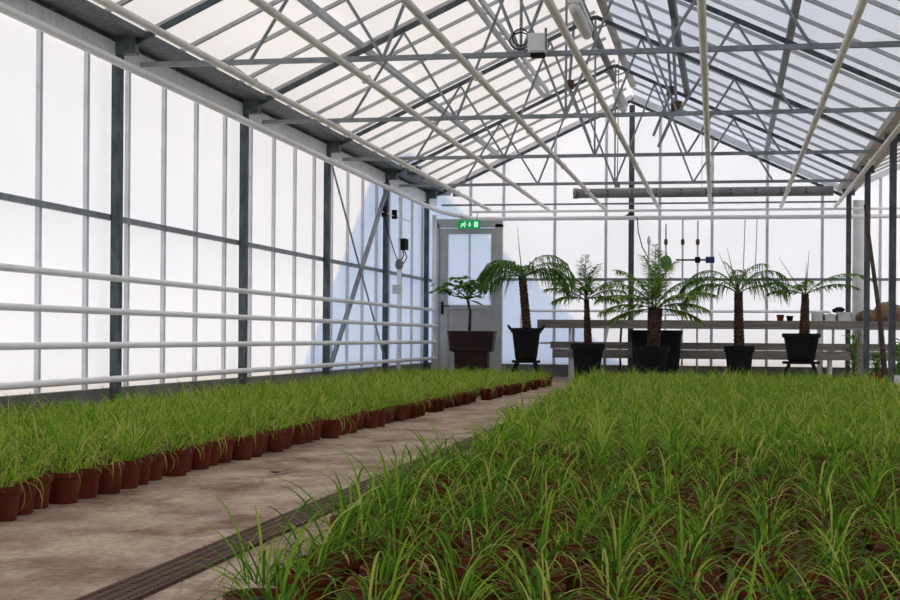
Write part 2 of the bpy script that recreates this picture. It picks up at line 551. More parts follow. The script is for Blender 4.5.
# the main that runs under the gutter, turns the corner and crosses the gable wall
pts = [(-4.37, YB + .1, 2.64), (-4.37, YE - .9, 2.52)]
for k in range(1, 9):
    a = k / 8 * math.pi / 2
    pts.append((-4.37 + .55 * (1 - math.cos(a)), YE - .9 + .55 * math.sin(a), 2.52 - .11 * (k / 8) ** 1.5))
pts.append((XF - .3, YE - .35, 2.40))
tag(MB().tube(pts, .032, 12).build('heating_main', 'white_pipe', smooth=True), 'white main pipe under the left gutter turning across the gable wall', 'pipe')
o = tag(MB().tube([(-3.9, YE - .27, 2.525), (XF - .3, YE - .27, 2.525)], .02, 10).build('return_pipe', 'white_pipe', smooth=True), 'thinner white pipe just above the main across the gable wall', 'pipe')
PX = [-3.62, -2.72, -1.86, -1.04, -.28, .75, 1.53]
plab = ['%s of the cream pipes hanging lengthwise under the roof counted from the left' % ORD[i] for i in range(7)]
plab[6] = 'cream pipe hanging along the right hand valley gutter'
for i, x in enumerate(PX):
    o = thing('hanging_pipe', (x, YE - .33, 2.50), plab[i], 'pipe', 'cream pipes hanging under the roof')
    zz = 2.555
    MB().tube([(x + (.2 if i == 4 else 0), YB + .1, zz), (x, YE - .36, zz), (x + .01, YE - .29, zz + .01)], .0265, 12).build('pipe', 'cream_pipe', o, smooth=True)
    for y in POSTS[:4]:
        xx = x + (.15 * (22.5 - y) / 18.5 if i == 4 else 0)
        MB().box(xx - .029, xx + .029, y + .56, y + .61, zz - .029, zz + .029).build('coupling', 'cream_pipe', o)
        MB().tube([(xx, y + .58, zz + .02), (xx, y + .02, ZT)], .004, 5).build('hanger_wire', 'wire', o)

# ------------------------------------------------------------------ air tube, lamps, box
tz = 2.76
tl, tr_ = P(574, 196, 22.25)[0], P(833, 192, 22.25)[0]
o = thing('air_tube', ((tl + tr_) / 2, 22.25, tz), 'long grey perforated air tube hanging before the gable wall', 'air tube')
MB().tube([(tl, 22.25, tz), (tr_, 22.25, tz)], .072, 16).build('tube_body', 'tube', o, smooth=True)
MB().tube([(tl - .012, 22.25, tz), (tl + .05, 22.25, tz)], .080, 16).build('end_cap', 'tube', o, smooth=True)
mb = MB()
x = tl + .5
while x < tr_ - .2:
    mb.tube([(x, 22.172, tz + .03), (x, 22.19, tz + .03)], .012, 8)
    mb.tube([(x, 22.172, tz - .02), (x, 22.19, tz - .02)], .012, 8)
    x += .36
mb.build('air_holes', 'hole', o)
for x in (tl + .6, (tl + tr_) / 2, tr_ - .6):
    MB().tube([(x, 22.25, tz + .07), (x, 22.28, zroof(x) - .1)], .004, 5).build('hanger_wire', 'wire', o)


def batten(px0, py0, px1, py1, y, lab, L):
    c = P((px0 + px1) / 2, (py0 + py1) / 2, y)
    o = thing('strip_light', c, lab, 'lamp', 'strip lights under the ridge')
    x, _, z = c
    mb = MB()
    mb.box(x - .05, x + .05, y - L / 2, y + L / 2, z + .03, z + .07)
    mb.build('housing', 'white_plastic', o)
    MB().tube([(x, y - L / 2, z), (x, y - L / 2 + .04, z), (x, y, z), (x, y + L / 2 - .04, z), (x, y + L / 2, z)], [.02, .045, .05, .045, .02], 14).build('diffuser', 'white_plastic', o, smooth=True)
    for s in (-.3, .3):
        MB().tube([(x, y + s * L, z + .07), (XC - .12, y + s * L, ZR - .19)], .005, 5).build('hanger_wire', 'wire', o)


batten(571, 5, 590, 38, 11.9, 'white strip light under the ridge nearest the camera', 1.1)
batten(614, 92, 626, 113, 17.2, 'small white strip light far down the ridge', 1.1)
bx = P(538, 45, 10.4)
o = thing('control_box', bx, 'white control box with looped cables on the nearest truss', 'box')
MB().box(bx[0] - .062, bx[0] + .062, 10.30, 10.42, bx[2] - .07, bx[2] + .065).build('housing', 'white_plastic', o)
MB().box(bx[0] - .055, bx[0] + .055, 10.29, 10.30, bx[2] - .06, bx[2] + .055).build('lid', 'white_plastic', o)
MB().box(bx[0] - .045, bx[0] + .05, 10.31, 10.40, bx[2] - .095, bx[2] - .07).build('gland_strip', 'black_plastic', o)
MB().box(bx[0] + .055, bx[0] + .07, 10.31, 10.33, bx[2] - .05, bx[2] + .10).build('bracket', 'wire', o)
mb = MB()
for q in range(2):
    pts = []
    for k in range(13):
        a = k / 12 * 2 * math.pi
        pts.append((bx[0] - .12 + .075 * math.cos(a) * (1 - .2 * q), 10.34 + .02 * q, bx[2] + .02 + .06 * math.sin(a) + .03 * q))
    mb.tube(pts, .005, 5, cap=False)
mb.build('cable', 'black_plastic', o)
# little sensor hanging on a cord
s0 = P(617, 185, 18.2)
o = thing('hanging_sensor', s0, 'small box hanging on a cord before the gable', 'sensor')
MB().box(s0[0] - .03, s0[0] + .03, 18.17, 18.23, s0[2] - .03, s0[2] + .03).build('housing', 'tube', o)
MB().tube([(s0[0], 18.2, s0[2] + .03), (s0[0] + .01, 18.2, zroof(s0[0]) - .06)], .006, 5).build('cord', 'wire', o)

# ------------------------------------------------------------------ exit door
DY = YE - .06
dn = bpy.data.objects.new('door_1', None)
COL.objects.link(dn)
dn.location = ((DX0 + DX1) / 2, DY, 0)
struct(dn, 'grey exit door with a tall milky pane below the green sign', 'door')
mb = MB()
mb.box(DX0 - .05, DX0 + .05, DY - .06, DY + .06, 0, DZ + .05).box(DX1 - .05, DX1 + .06, DY - .06, DY + .06, 0, DZ + .05)
mb.box(DX0 - .05, DX1 + .06, DY - .06, DY + .06, DZ, DZ + .13)
mb.build('door_frame', 'door_grey', dn)
l0, l1 = DX0 + .055, DX1 - .055
wz0, wz1 = P(470, 305, DY)[2], P(470, 234, DY)[2]
wx0, wx1 = P(448, 270, DY)[0], P(491, 270, DY)[0]
mb = MB()
mb.box(l0, wx0, DY - .035, DY + .02, .03, DZ - .01).box(wx1, l1, DY - .035, DY + .02, .03, DZ - .01)
mb.box(wx0, wx1, DY - .035, DY + .02, wz1, DZ - .01).box(wx0, wx1, DY - .035, DY + .02, wz0 - .07, wz0)
mb.box(wx0, wx1, DY - .035, DY + .02, .03, .14)
leaf_ob = mb.build('door_leaf', 'door_grey', dn)
mb = MB()
quad(mb, (wx0, DY, wz0), (wx1, DY, wz0), (wx1, DY, wz1), (wx0, DY, wz1))
pane_ob = mb.build('door_pane', 'sheet_wall', leaf_ob)
MB().box((wx0 + wx1) / 2 - .014, (wx0 + wx1) / 2 + .014, DY - .03, DY + .01, wz0, wz1).build('glazing_bar', 'alu', leaf_ob)
MB().box(wx0, wx1, DY - .015, DY + .01, .14, wz0 - .07).build('lower_panel', 'door_grey', leaf_ob)
mb = MB()
mb.box(l0 + .03, l0 + .07, DY - .045, DY - .035, .95, 1.15)
mb.tube([(l0 + .05, DY - .045, 1.08), (l0 + .05, DY - .09, 1.08), (l0 + .17, DY - .09, 1.08)], .010, 8)
mb.build('door_handle', 'black_plastic', leaf_ob)

# exit sign
SYY = YE - .42
e0, e1 = P(457.5, 228.5, SYY), P(479.5, 220.5, SYY)
o = thing('exit_sign', ((e0[0] + e1[0]) / 2, SYY, e0[2]), 'lit green exit sign with a running figure above the door', 'sign')
MB().box(e0[0], e1[0], SYY, SYY + .06, e0[2], e1[2]).build('sign_box', 'green_glow', o)
sb = o.children[-1]
W, H = e1[0] - e0[0], e1[2] - e0[2]


def sp(u, v):
    return (e0[0] + u * W, SYY - .004, e0[2] + v * H)


mb = MB()
mb.beam(sp(.30, .55), sp(.22, .42), .012, .02).beam(sp(.22, .42), sp(.13, .20), .012, .018).beam(sp(.24, .44), sp(.33, .30), .012, .018)
mb.beam(sp(.33, .30), sp(.32, .14), .012, .016).beam(sp(.30, .64), sp(.20, .62), .010, .014).beam(sp(.20, .62), sp(.16, .48), .010, .014)
mb.beam(sp(.30, .62), sp(.40, .50), .010, .014)
mb.ball(sp(.33, .78), .012, .006, .012, 8)
mb.build('running_figure', 'white_glow', sb)
mb = MB()
mb.beam(sp(.54, .80), sp(.54, .40), .010, .022)
mb.add([sp(.46, .45), sp(.62, .45), sp(.54, .16)], [(0, 1, 2)])
mb.build('arrow', 'white_glow', sb)
mb = MB()
mb.box(sp(.74, 0)[0], sp(.92, 0)[0], SYY - .006, SYY - .001, sp(0, .14)[2], sp(0, .86)[2])
mb.build('door_symbol', 'white_glow', sb)
MB().tube([(e0[0] + .05, SYY + .03, e1[2]), (e0[0] + .05, SYY + .06, 2.50)], .006, 6).build('bracket', 'wire', o)
MB().tube([(e1[0] - .05, SYY + .03, e1[2]), (e1[0] - .05, SYY + .06, 2.50)], .006, 6).build('bracket', 'wire', o)

# ------------------------------------------------------------------ left corner instruments
xw = -4.42
vp = P(397, 300, 19.95)
o = thing('conduit', (xw, 19.85, .3), 'white conduit with clips and a grey joint on the left wall near the door', 'conduit')
MB().tube([(xw, 19.85, 0), (xw, 19.85, 1.55)], .03, 10).build('thick_pipe', 'white_pipe', o, smooth=True)
MB().tube([(xw, 19.85, 1.55), (xw, 19.85, 2.55)], .012, 8).build('thin_pipe', 'white_pipe', o, smooth=True)
MB().lathe([(.03, 0), (.055, .03), (.055, .10), (.02, .14)], (xw, 19.85, 1.52), 12).build('joint', 'tube', o, smooth=True)
MB().box(xw - .05, xw + .04, 19.65, 19.77, 1.18, 1.30).build('clip', 'white_plastic', o)
o = thing('wall_box', (xw, 20.10, 1.84), 'small black box with dangling cables on the left wall', 'box')
MB().box(xw - .05, xw + .05, 20.01, 20.21, 1.80, 1.95).build('housing', 'black_plastic', o)
mb = MB()
mb.tube([(xw, 20.07, 1.80), (xw + .03, 20.01, 1.72), (xw + .02, 19.93, 1.66), (xw, 19.89, 1.60)], .008, 6)
mb.tube([(xw, 20.17, 1.80), (xw + .03, 20.20, 1.70), (xw + .02, 20.07, 1.62), (xw, 19.90, 1.56)], .008, 6)
mb.build('cable', 'black_plastic', o)
o = thing('wall_bracket', (xw, 19.55, 2.28), 'thin white frame and wire hung from pipes high on the left wall', 'bracket')
mb = MB()
mb.tube([(xw, 18.80, 2.22), (xw, 20.70, 2.22), (xw, 20.70, 2.55)], .008, 6)
mb.build('frame', 'white_plastic', o)
MB().box(xw - .03, xw + .03, 18.90, 18.99, 2.16, 2.30).build('valve', 'black_plastic', o)
MB().box(xw - .03, xw + .03, 19.50, 19.57, 2.18, 2.30).build('valve', 'black_plastic', o)
MB().tube([(xw, 18.95, 2.16), (xw + .02, 19.10, 1.95), (xw + .02, 19.45, 1.74), (xw, 19.77, 1.62)], .007, 6).build('cable', 'black_plastic', o)
# pipes and drive rod under the gutter by the corner
o = thing('drive_rod', (-4.05, 18.9, 2.72), 'drive rod with gearbox below the left gutter near the corner', 'drive')
MB().tube([(-4.02, 18.4, 2.74), (-4.02, 22.2, 2.74)], .018, 8).build('rod', 'steel', o)
MB().box(-4.08, -3.94, 18.75, 18.95, 2.68, 2.80).build('gearbox', 'post', o)
for y in (19.5, 20.7, 21.9):
    MB().box(-4.06, -3.99, y - .03, y + .03, 2.70, 2.79).build('bearing', 'steel', o)

# ------------------------------------------------------------------ watering pipes on the gable wall
for i, (px, y0, y1, vy) in enumerate(((648, 236, 330, 241), (665, 224, 330, 242), (682, 220, 300, 242), (697, 221, 305, 242))):
    Y = YE - .2
    a, b_ = P(px, y0, Y), P(px, y1, Y)
    o = thing('riser_pipe', b_, '%s of four thin riser pipes with valves on the gable wall from the left' % ORD[i], 'pipe', 'riser pipes on the gable wall')
    top = [(b_[0], Y, 0), (b_[0], Y, a[2])] + ([(b_[0] - .02, Y, a[2] + .03), (b_[0] - .05, Y, a[2] + .035)] if i == 2 else [])
    rs_ob = MB().tube(top, .014, 8).build('riser', 'alu', o, smooth=True)
    vz = P(px, vy, Y)[2]
    MB().lathe([(.016, -.045), (.028, -.03), (.028, .03), (.016, .045)], (b_[0], Y, vz), 10).build('valve', 'brass' if i != 0 else 'white_plastic', rs_ob, smooth=True)
    if i == 3:
        vz = P(px, 260, Y)[2]
        MB().tube([(b_[0] - .32, Y - .03, vz), (b_[0] + .12, Y - .03, vz)], .015, 10).build('cross_pipe', 'wire', o, smooth=True)
        MB().lathe([(.03, -.045), (.042, -.03), (.042, .03), (.03, .045)], (b_[0], Y - .03, vz), 10).build('joint', 'black_plastic', o, smooth=True)
        MB().tube([(b_[0] + .12, Y - .03, vz), (b_[0] + .25, Y - .03, vz)], .05, 10).build('stop_valve', 'blue', o, smooth=True)
for i, px in enumerate((745, 757)):
    Y = YE - .25
    a, b_ = P(px, 216, Y), P(px - 3, 300, Y)
    tag(MB().tube([a, b_], .006, 5).build('cord', 'wire'), ['left of the two thin cords hanging from the main pipe', 'right of the two thin cords hanging from the main pipe'][i], 'cord', 'cords on the gable wall')
a = P(637, 217, YE - .4)
tag(MB().tube([a, P(638, 232, YE - .38), P(642, 247, YE - .36), P(648, 258, YE - .33)], .009, 6).build('cable', 'wire', smooth=True), 'grey cable curving down beside the middle gable post', 'cable')
# low heating pipe of the gable wall
z0 = P(600, 311, YE - .25)[2]
xa, xb = P(521, 311, YE - .25)[0], P(833, 311, YE - .25)[0]
pts = [(xa + .02, YE - .25, z0 - .28), (xa, YE - .25, z0 - .22), (xa, YE - .25, z0 - .06), (xa + .06, YE - .25, z0), (xb - .06, YE - .25, z0), (xb, YE - .25, z0 - .06), (xb, YE - .25, z0 - .60)]
tag(MB().tube(pts, .021, 10).build('heating_pipe', 'white_pipe', smooth=True), 'white pipe loop above the bench along the gable wall', 'pipe')
pl = P(669, 312, YE - .32)
tag(MB().tube([(pl[0] - .20, YE - .3, pl[2] + .02), (pl[0] - .19, YE - .3, pl[2] - .04), (pl[0] + .19, YE - .3, pl[2] - .04), (pl[0] + .22, YE - .3, pl[2] + .02), (pl[0] + .22, YE - .3, P(682, 300, YE - .3)[2])], .017, 8).build('pipe_bend', 'white_pipe', smooth=True),
    'short bent white pipe under the green globe', 'pipe')
z1 = P(560, 343, YE - .25)[2]
tag(MB().tube([(P(536, 344, YE - .25)[0], YE - .25, z1), (P(850, 344, YE - .25)[0], YE - .25, z1)], .018, 8).build('heating_pipe', 'white_pipe', smooth=True), 'lower white pipe behind the bench along the gable wall', 'pipe')
# pale wide downpipe in the right corner
dp = P(858, 260, YE - .12)
tag(MB().tube([(dp[0], YE - .12, .0), (dp[0], YE - .12, 2.66)], .085, 16).build('downpipe', 'white_plastic', smooth=True), 'wide pale downpipe behind the right corner post', 'pipe')

# ------------------------------------------------------------------ benches at the end
def bench(name, lab, px0, py0, pxr, top_py, thick, Y, depth, legs):
    x0, z = P(px0, py0, Y)[0], P(px0, py0, Y)[2]
    x1 = P(pxr, py0, Y)[0]
    o = thing(name, ((x0 + x1) / 2, Y + depth / 2, 0), lab, 'bench')
    mb = MB()
    mb.box(x0, x1, Y, Y + .03, z - thick, z)
    mb.box(x0, x0 + .03, Y + .03, Y + depth, z - thick, z).box(x1 - .03, x1, Y + .03, Y + depth, z - thick, z)
    mb.build('edge_board', 'wood', o)
    MB().box(x0 + .03, x1 - .03, Y + .03, Y + depth, z - .035, z - .01).build('bench_top', 'bench_metal', o)
    MB().box(x0, x1, Y - .004, Y + .0, z - thick, z - thick + .03).build('lip', 'bench_metal', o)
    for lx in legs:
        for yy in (Y + .06, Y + depth - .08):
            MB().box(lx - .02, lx + .02, yy, yy + .04, 0, z - .035).build('leg', 'white_pipe', o)
    return o, z


b1, zb1 = bench('growing_bench', 'upper grey bench board along the gable wall', 537, 319.5, 1000, 0, .125, 21.9, .62, (-2.3, -1.1, .1, 1.3, 2.5))
b2, zb2 = bench('growing_bench', 'lower grey bench board in front of the upper one', 550, 341.5, 1000, 0, .10, 21.25, .55, (-2.2, -1.0, .2, 1.4, 2.6))
mb = MB()
x0, x1 = P(552, 350, 21.2)[0], P(1000, 350, 21.2)[0]
mb.box(x0, x1, 21.21, 21.245, zb2 - .23, zb2 - .105)
mb.build('lower_rail', 'bench_metal', b2)

# things on the bench
def small_pot(px, py, Y, r, h, lab, mat='terracotta'):
    c = P(px, py, Y)
    o = thing('flower_pot', (c[0], Y, zb1 - .01), lab, 'pot')
    MB().lathe([(r * .75, 0), (r * .95, h * .78), (r, h * .78), (r, h), (r * .9, h), (r * .85, h * .7)], (c[0], Y, zb1 - .01), 14).build('pot', mat, o, smooth=False)
    return o


small_pot(780, 322, 22.1, .055, .10, 'left small brown pot on the upper bench')
small_pot(789.5, 322, 22.1, .05, .085, 'right small dark pot on the upper bench', 'black_plastic')
for i, (pa, pb) in enumerate(((812, 823), (824, 836), (837, 852))):
    a, b_ = P(pa, 316, 22.0), P(pb, 316, 22.0)
    hh = (.115, .10, .13)[i]
    o = thing('seed_tray', ((a[0] + b_[0]) / 2, 22.1, zb1 - .01), ['leftmost', 'middle', 'rightmost'][i] + ' of three pale seed trays on the upper bench', 'tray', 'pale trays on the bench')
    mb = MB()
    mb.box(a[0], b_[0], 22.0, 22.3, zb1 - .01, zb1 + .01)
    for (xx0, xx1, yy0, yy1) in ((a[0], a[0] + .012, 22.0, 22.3), (b_[0] - .012, b_[0], 22.0, 22.3), (a[0], b_[0], 22.0, 22.012), (a[0], b_[0], 22.288, 22.3)):
        mb.box(xx0, xx1, yy0, yy1, zb1 + .01, zb1 + hh)
    mb.build('tray_body', 'white_plastic', o)
    MB().box(a[0] - .008, b_[0] + .008, 21.99, 22.0, zb1 + hh - .02, zb1 + hh).build('rim', 'white_plastic', o)
c = P(839, 314, 22.05)
tag(MB().ball((c[0], 22.15, zb1 + .16), .09, .06, .045, 10, .2).build('cloth_bundle', 'black_plastic', smooth=True), 'small dark bundle lying on the pale seed trays', 'bundle')
for i, (px, py, rx, rz, mat, lab) in enumerate(((868, 322, .17, .11, 'sack', 'brown lumpy sack on the bench beside the leaning pole'),
                                                (888, 318, .22, .17, 'sack', 'larger light brown sack on the bench at the right edge'))):
    c = P(px, py, 22.1)
    tag(MB().ball((c[0], 22.15, zb1 + rz * .8 - .03), rx, .18, rz, 14, .10).build('sack', mat, smooth=True), lab, 'sack')

# black trough behind the middle palm
a, b_ = P(632, 330, 20.9), P(680, 365, 20.9)
o = thing('plant_trough', ((a[0] + b_[0]) / 2, 21.0, 0), 'black rectangular trough behind the middle palm', 'trough')
MB().lathe([(.30, .0), (.345, a[2] - .05), (.36, a[2] - .05), (.36, a[2]), (.33, a[2]), (.32, a[2] - .1)], ((a[0] + b_[0]) / 2, 20.98, 0), 32, 1, .55, 8).build('trough_body', 'black_plastic', o)
# folding stand behind the bench gap (two pale slanted struts)
sx = P(606, 330, 21.75)
o = thing('folding_stand', (sx[0], 21.7, 0), 'pale slanted stand under the upper bench right of the second palm', 'stand')
MB().beam(P(604, 346, 21.78), P(608, 327, 21.78), .05, .03).build('strut', 'white_plastic', o)
MB().beam(P(620, 346, 21.78), P(621, 328, 21.78), .04, .03).build('strut', 'black_plastic', o)
MB().beam(P(604, 346, 21.78), P(604, 381, 21.78), .03, .03).build('foot', 'white_plastic', o)
MB().beam(P(620, 346, 21.78), P(620, 381, 21.78), .03, .03).build('foot', 'black_plastic', o)

# ------------------------------------------------------------------ potted palms
def frond(mb, base, az, el, L, droop, n=22, ll=.2, lw=.015, tint=.5, bare=.16, hang=.6):
    lw = lw if hang > .6 else lw * 1.45
    n = n if hang > .6 else int(n * 1.35)
    L, ll, el, droop = L * 1.22, ll * 1.3, el + .12, droop * .9
    d = Vector((math.cos(az), math.sin(az), 0))
    side = Vector((-math.sin(az), math.cos(az), 0))
    pts = []
    p = Vector(base)
    seg = 14
    for i in range(seg + 1):
        pts.append(p.copy())
        a = el - droop * ((i + .5) / seg) ** 1.3
        p = p + (d * math.cos(a) + Vector((0, 0, 1)) * math.sin(a)) * (L / seg)
    mb.tube(pts, [.008 * (1 - .8 * i / seg) + .0015 for i in range(seg + 1)], 5, tint=min(1, tint + .2))
    n = int(n * 1.6)
    for k in range(n):
        t = bare + (1 - bare) * (k + .5) / n
        i = min(seg - 1, int(t * seg))
        f = t * seg - i
        q = pts[i].lerp(pts[i + 1], f)
        tan = (pts[i + 1] - pts[i]).normalized()
        up = side.cross(tan)
        ln = ll * (1.0 - .55 * abs(t - .45) / .55) * random.uniform(.8, 1.15)
        for sg in (-1, 1):
            dir_ = (tan * random.uniform(.55, .8) + side * sg * random.uniform(.6, .9) + up * random.uniform(-.05, .3)).normalized()
            q1 = q + dir_ * ln * .5 + Vector((0, 0, -ln * .06))
            q2 = q + dir_ * ln * .85 + Vector((0, 0, -ln * random.uniform(.08, .15 + hang)))
            wv = dir_.cross(Vector((random.uniform(-.4, .4), random.uniform(-.4, .4), 1))).normalized()
            mb.strip([q, q1, q2], [lw * .7, lw, .002], wv, max(0, min(1, tint + random.uniform(-.25, .25))))


def palm_trunk(mb, x, y, z0, z1, r0, r1, lean):
    n = 14
    pts, rs = [], []
    for i in range(n * 2 + 1):
        t = i / (2 * n)
        pts.append((x + lean * t, y, z0 + (z1 - z0) * t))
        rs.append((r0 + (r1 - r0) * t) * (1.06 if i % 2 else .92))
    mb.tube(pts, rs, 14)
    for i in range(150):                                   # old leaf bases
        t = random.random()
        a = random.uniform(0, 2 * math.pi)
        r = (r0 + (r1 - r0) * t)
        c = Vector((x + lean * t, y, z0 + (z1 - z0) * t))
        o_ = Vector((math.cos(a), math.sin(a), 0))
        s_ = Vector((-math.sin(a), math.cos(a), 0))
        mb.add([c + o_ * r * .9 - s_ * .014, c + o_ * r * .9 + s_ * .014, c + o_ * (r + .010) + Vector((0, 0, .040))], [(0, 1, 2)])


def tapered_pot(o, x, y, z0, z1, r, mat='black_plastic', square=2.0, soil_mat='soil', handles=False):
    h = z1 - z0
    MB().lathe([(r * .66, 0), (r * .72, .02), (r * .92, h * .84), (r * .99, h * .85), (r * 1.03, h * .87), (r * 1.03, h), (r * .95, h), (r * .90, h * .86)], (x, y, z0), 28, 1, 1, square).build('pot', mat, o)
    MB().lathe([(r * .88, h * .86), (r * .6, h * .93), (.02, h * .95)], (x, y, z0), 24, 1, 1, square).build('soil', soil_mat, o)
    if handles:
        mb = MB()
        for s in (-1, 1):
            mb.tube([(x + s * r * 1.0, y - .06, z1 - .03), (x + s * r * 1.16, y - .05, z1 + .02), (x + s * r * 1.22, y, z1 + .035), (x + s * r * 1.16, y + .05, z1 + .02), (x + s * r * 1.0, y + .06, z1 - .03)], .014, 6)
        mb.build('handle', mat, o)


def dolly(x, y, w, z, lab):
    o = thing('plant_stand', (x, y, 0), lab, 'plant stand', 'low black stands under the big pots')
    MB().lathe([(w, z - .035), (w, z)], (x, y, 0), 24).build('stand_top', 'black_plastic', o)
    for sx_ in (-1, 1):
        for sy_ in (-1, 1):
            bx_, by_ = x + sx_ * w * .62, y + sy_ * w * .62
            MB().tube([(bx_, by_, z - .035), (bx_ + sx_ * .035, by_, z * .6), (bx_ + sx_ * .05, by_, z * .3), (bx_ + sx_ * .03, by_, .03)], .018, 8).build('leg', 'black_plastic', o, smooth=True)
            MB().ball((bx_ + sx_ * .03, by_, .025), .03, .02, .025, 8).build('foot', 'black_plastic', o, smooth=True)
    return o


PAL = []
YP = 20.3


def palm(lab, pot_px, pot_top, pot_bot, trunk_px, trunk_top, r0, r1, fronds, square=2.0, handles=False, y=YP, spear=None, tint=.35, stand=None, soil_mat='soil', hang=.45):
    xl, xr = P(pot_px[0], pot_top, y)[0], P(pot_px[1], pot_top, y)[0]
    x = (xl + xr) / 2
    z1 = P((pot_px[0] + pot_px[1]) / 2, pot_top, y)[2]
    z0 = 0 if stand is None else P(pot_px[0], pot_bot, y)[2]
    r = (xr - xl) / 2
    if stand:
        dolly(x, y, r * .95, z0 - .002, stand)
    o = thing('potted_palm', (x, y, z0), lab, 'palm', 'potted palms before the gable wall')
    if square > 2:
        r *= .93
    tapered_pot(o, x, y, z0, z1, r, square=square, handles=handles, soil_mat=soil_mat)
    tb = P(trunk_px[0], pot_top, y)
    tt = P(trunk_px[1], trunk_top, y)
    mb = MB()
    palm_trunk(mb, tb[0], y, z1 - .06, tt[2], r0, r1, tt[0] - tb[0])
    mb.build('trunk', 'trunk', o)
    for (az, el, L, dr, n, ll) in fronds:
        mb = MB()
        frond(mb, (tt[0] + random.uniform(-.02, .02), y + random.uniform(-.02, .02), tt[2] - .02), R(az), R(el), L, R(dr), n, ll, tint=tint, hang=hang)
        mb.build('frond', 'palm', o, tint=True)
    for (px, py) in spear or ():
        q = P(px, py, y)
        mb = MB()
        mb.tube([(tt[0], y, tt[2] - .02), ((tt[0] * .45 + q[0] * .55), y, tt[2] * .5 + q[2] * .5), q], [.010, .006, .002], 5, tint=tint)
        mb.build('spear_leaf', 'palm', o, tint=True)
    return o


palm('tall palm with a drooping crown in a black pot with handles right of the door', (511, 541), 328, 360, (527, 522), 276, .065, .055,
     [(180, 40, .62, 125, 24, .32), (178, 52, .60, 150, 24, .32), (200, 25, .55, 110, 18, .25), (160, 55, .66, 140, 20, .26), (0, 42, .72, 125, 22, .30), (4, 30, .66, 135, 22, .30), (15, 30, .70, 118, 18, .25),
      (-20, 58, .72, 135, 20, .25), (90, 50, .5, 120, 16, .22), (270, 45, .5, 130, 16, .22), (-8, 20, .55, 95, 16, .22), (230, 62, .45, 120, 16, .2), (185, 10, .42, 80, 16, .24)],
     handles=True, spear=[(517, 226)], stand='low black stand under the tall palm right of the door', tint=.4, y=20.9, hang=.95)
palm('small palm with a stiff upright crown in a plain black pot', (571, 604), 343.5, 372, (588, 586), 299, .06, .03,
     [(185, 50, .46, 75, 16, .17), (170, 30, .5, 55, 16, .17), (120, 78, .5, 40, 14, .16), (95, 84, .52, 25, 14, .16), (60, 72, .48, 45, 14, .16), (15, 50, .48, 70, 16, .17),
      (-5, 30, .46, 60, 16, .17), (200, 15, .4, 60, 14, .16), (-20, 15, .42, 60, 14, .16), (270, 45, .4, 80, 12, .15), (240, 60, .4, 70, 12, .15), (300, 60, .4, 70, 12, .15)], tint=.42)
palm('broad bright green palm on a thick short trunk in a round black pot', (634, 669), 346, 372, (653, 655), 308, .085, .10,
     [(180, 30, .68, 70, 22, .2), (172, 50, .7, 85, 22, .2), (190, 12, .62, 55, 20, .2), (160, 65, .66, 70, 20, .2), (130, 78, .66, 45, 20, .18), (100, 84, .72, 22, 20, .17), (80, 82, .68, 30, 20, .17),
      (50, 72, .66, 55, 20, .18), (20, 55, .68, 80, 22, .2), (0, 35, .68, 70, 22, .2), (-12, 15, .60, 55, 20, .2), (210, 40, .5, 80, 18, .18), (250, 60, .5, 70, 18, .18), (290, 62, .5, 70, 18, .18),
      (330, 40, .52, 80, 18, .18), (270, 75, .55, 45, 18, .17), (185, -5, .5, 40, 18, .18), (5, -2, .52, 45, 18, .18)], tint=.72, y=20.0, soil_mat='rusty')
palm('palm with long thin drooping fronds in a small black pot fourth along', (724, 754), 346, 372, (739, 738), 292, .075, .055,
     [(182, 42, .74, 118, 24, .27), (176, 30, .70, 120, 22, .26), (195, 28, .62, 95, 20, .2), (165, 60, .66, 125, 18, .2), (0, 45, .62, 115, 22, .28), (12, 60, .66, 125, 22, .26), (-15, 25, .56, 85, 18, .2), (90, 65, .5, 90, 14, .18),
      (270, 55, .48, 100, 14, .18), (135, 72, .46, 60, 10, .12), (40, 70, .6, 100, 16, .2)], spear=[(718, 252), (727, 248)], tint=.42, hang=.9)
palm('sparse palm with few fronds in a square black pot on a stand', (781, 821), 333.5, 361, (804, 805), 294, .075, .045,
     [(178, 35, .50, 70, 16, .14), (165, 20, .42, 60, 14, .13), (0, 40, .80, 85, 20, .13), (12, 25, .62, 60, 16, .13), (80, 55, .4, 90, 12, .14), (250, 40, .4, 90, 12, .13)],
     square=6.0, spear=[(779, 258), (809, 250), (806, 262)], stand='low black stand under the square pot', tint=.5)
# the green globe behind the middle palm
c = P(666, 263, YE - .29)
o = thing('green_globe', c, 'round green globe on a riser pipe behind the middle palm', 'globe')
MB().ball(c, .085, .05, .12, 14).build('globe_body', 'globe', o, smooth=True)
MB().tube([(c[0], c[1], c[2] + .1), (c[0], YE - .22, c[2] + .16)], .008, 6).build('hook', 'wire', o)

# the small broad-leaved tree in the maroon trough
y = 21.2
xl, xr = P(448, 330, y)[0], P(496, 330, y)[0]
zt, zbm = P(472, 331, y)[2], P(472, 351, y)[2]
x = (xl + xr) / 2
r = (xr - xl) / 2
o = thing('potted_tree', (x, y, 0), 'small broad-leaved tree in a maroon trough before the exit door', 'tree')
MB().lathe([(r * .66, 0), (r * .70, zbm - .02), (r * .88, zbm), (r * .94, zt - .05), (r * .97, zt - .05), (r * .97, zt), (r * .9, zt), (r * .88, zt - .07)], (x, y, 0), 40, 1, .6, 9).build('trough', 'maroon', o)
MB().lathe([(r * .87, zt - .07), (.03, zt - .04)], (x, y, 0), 24, 1, .6, 8).build('soil', 'soil', o)
b0, b1_, b2_ = P(469, 331, y), P(470, 312, y), P(467, 299, y)
mb = MB()
mb.tube([(b0[0], y, b0[2] - .06), b1_, b2_], [.026, .020, .016], 8)
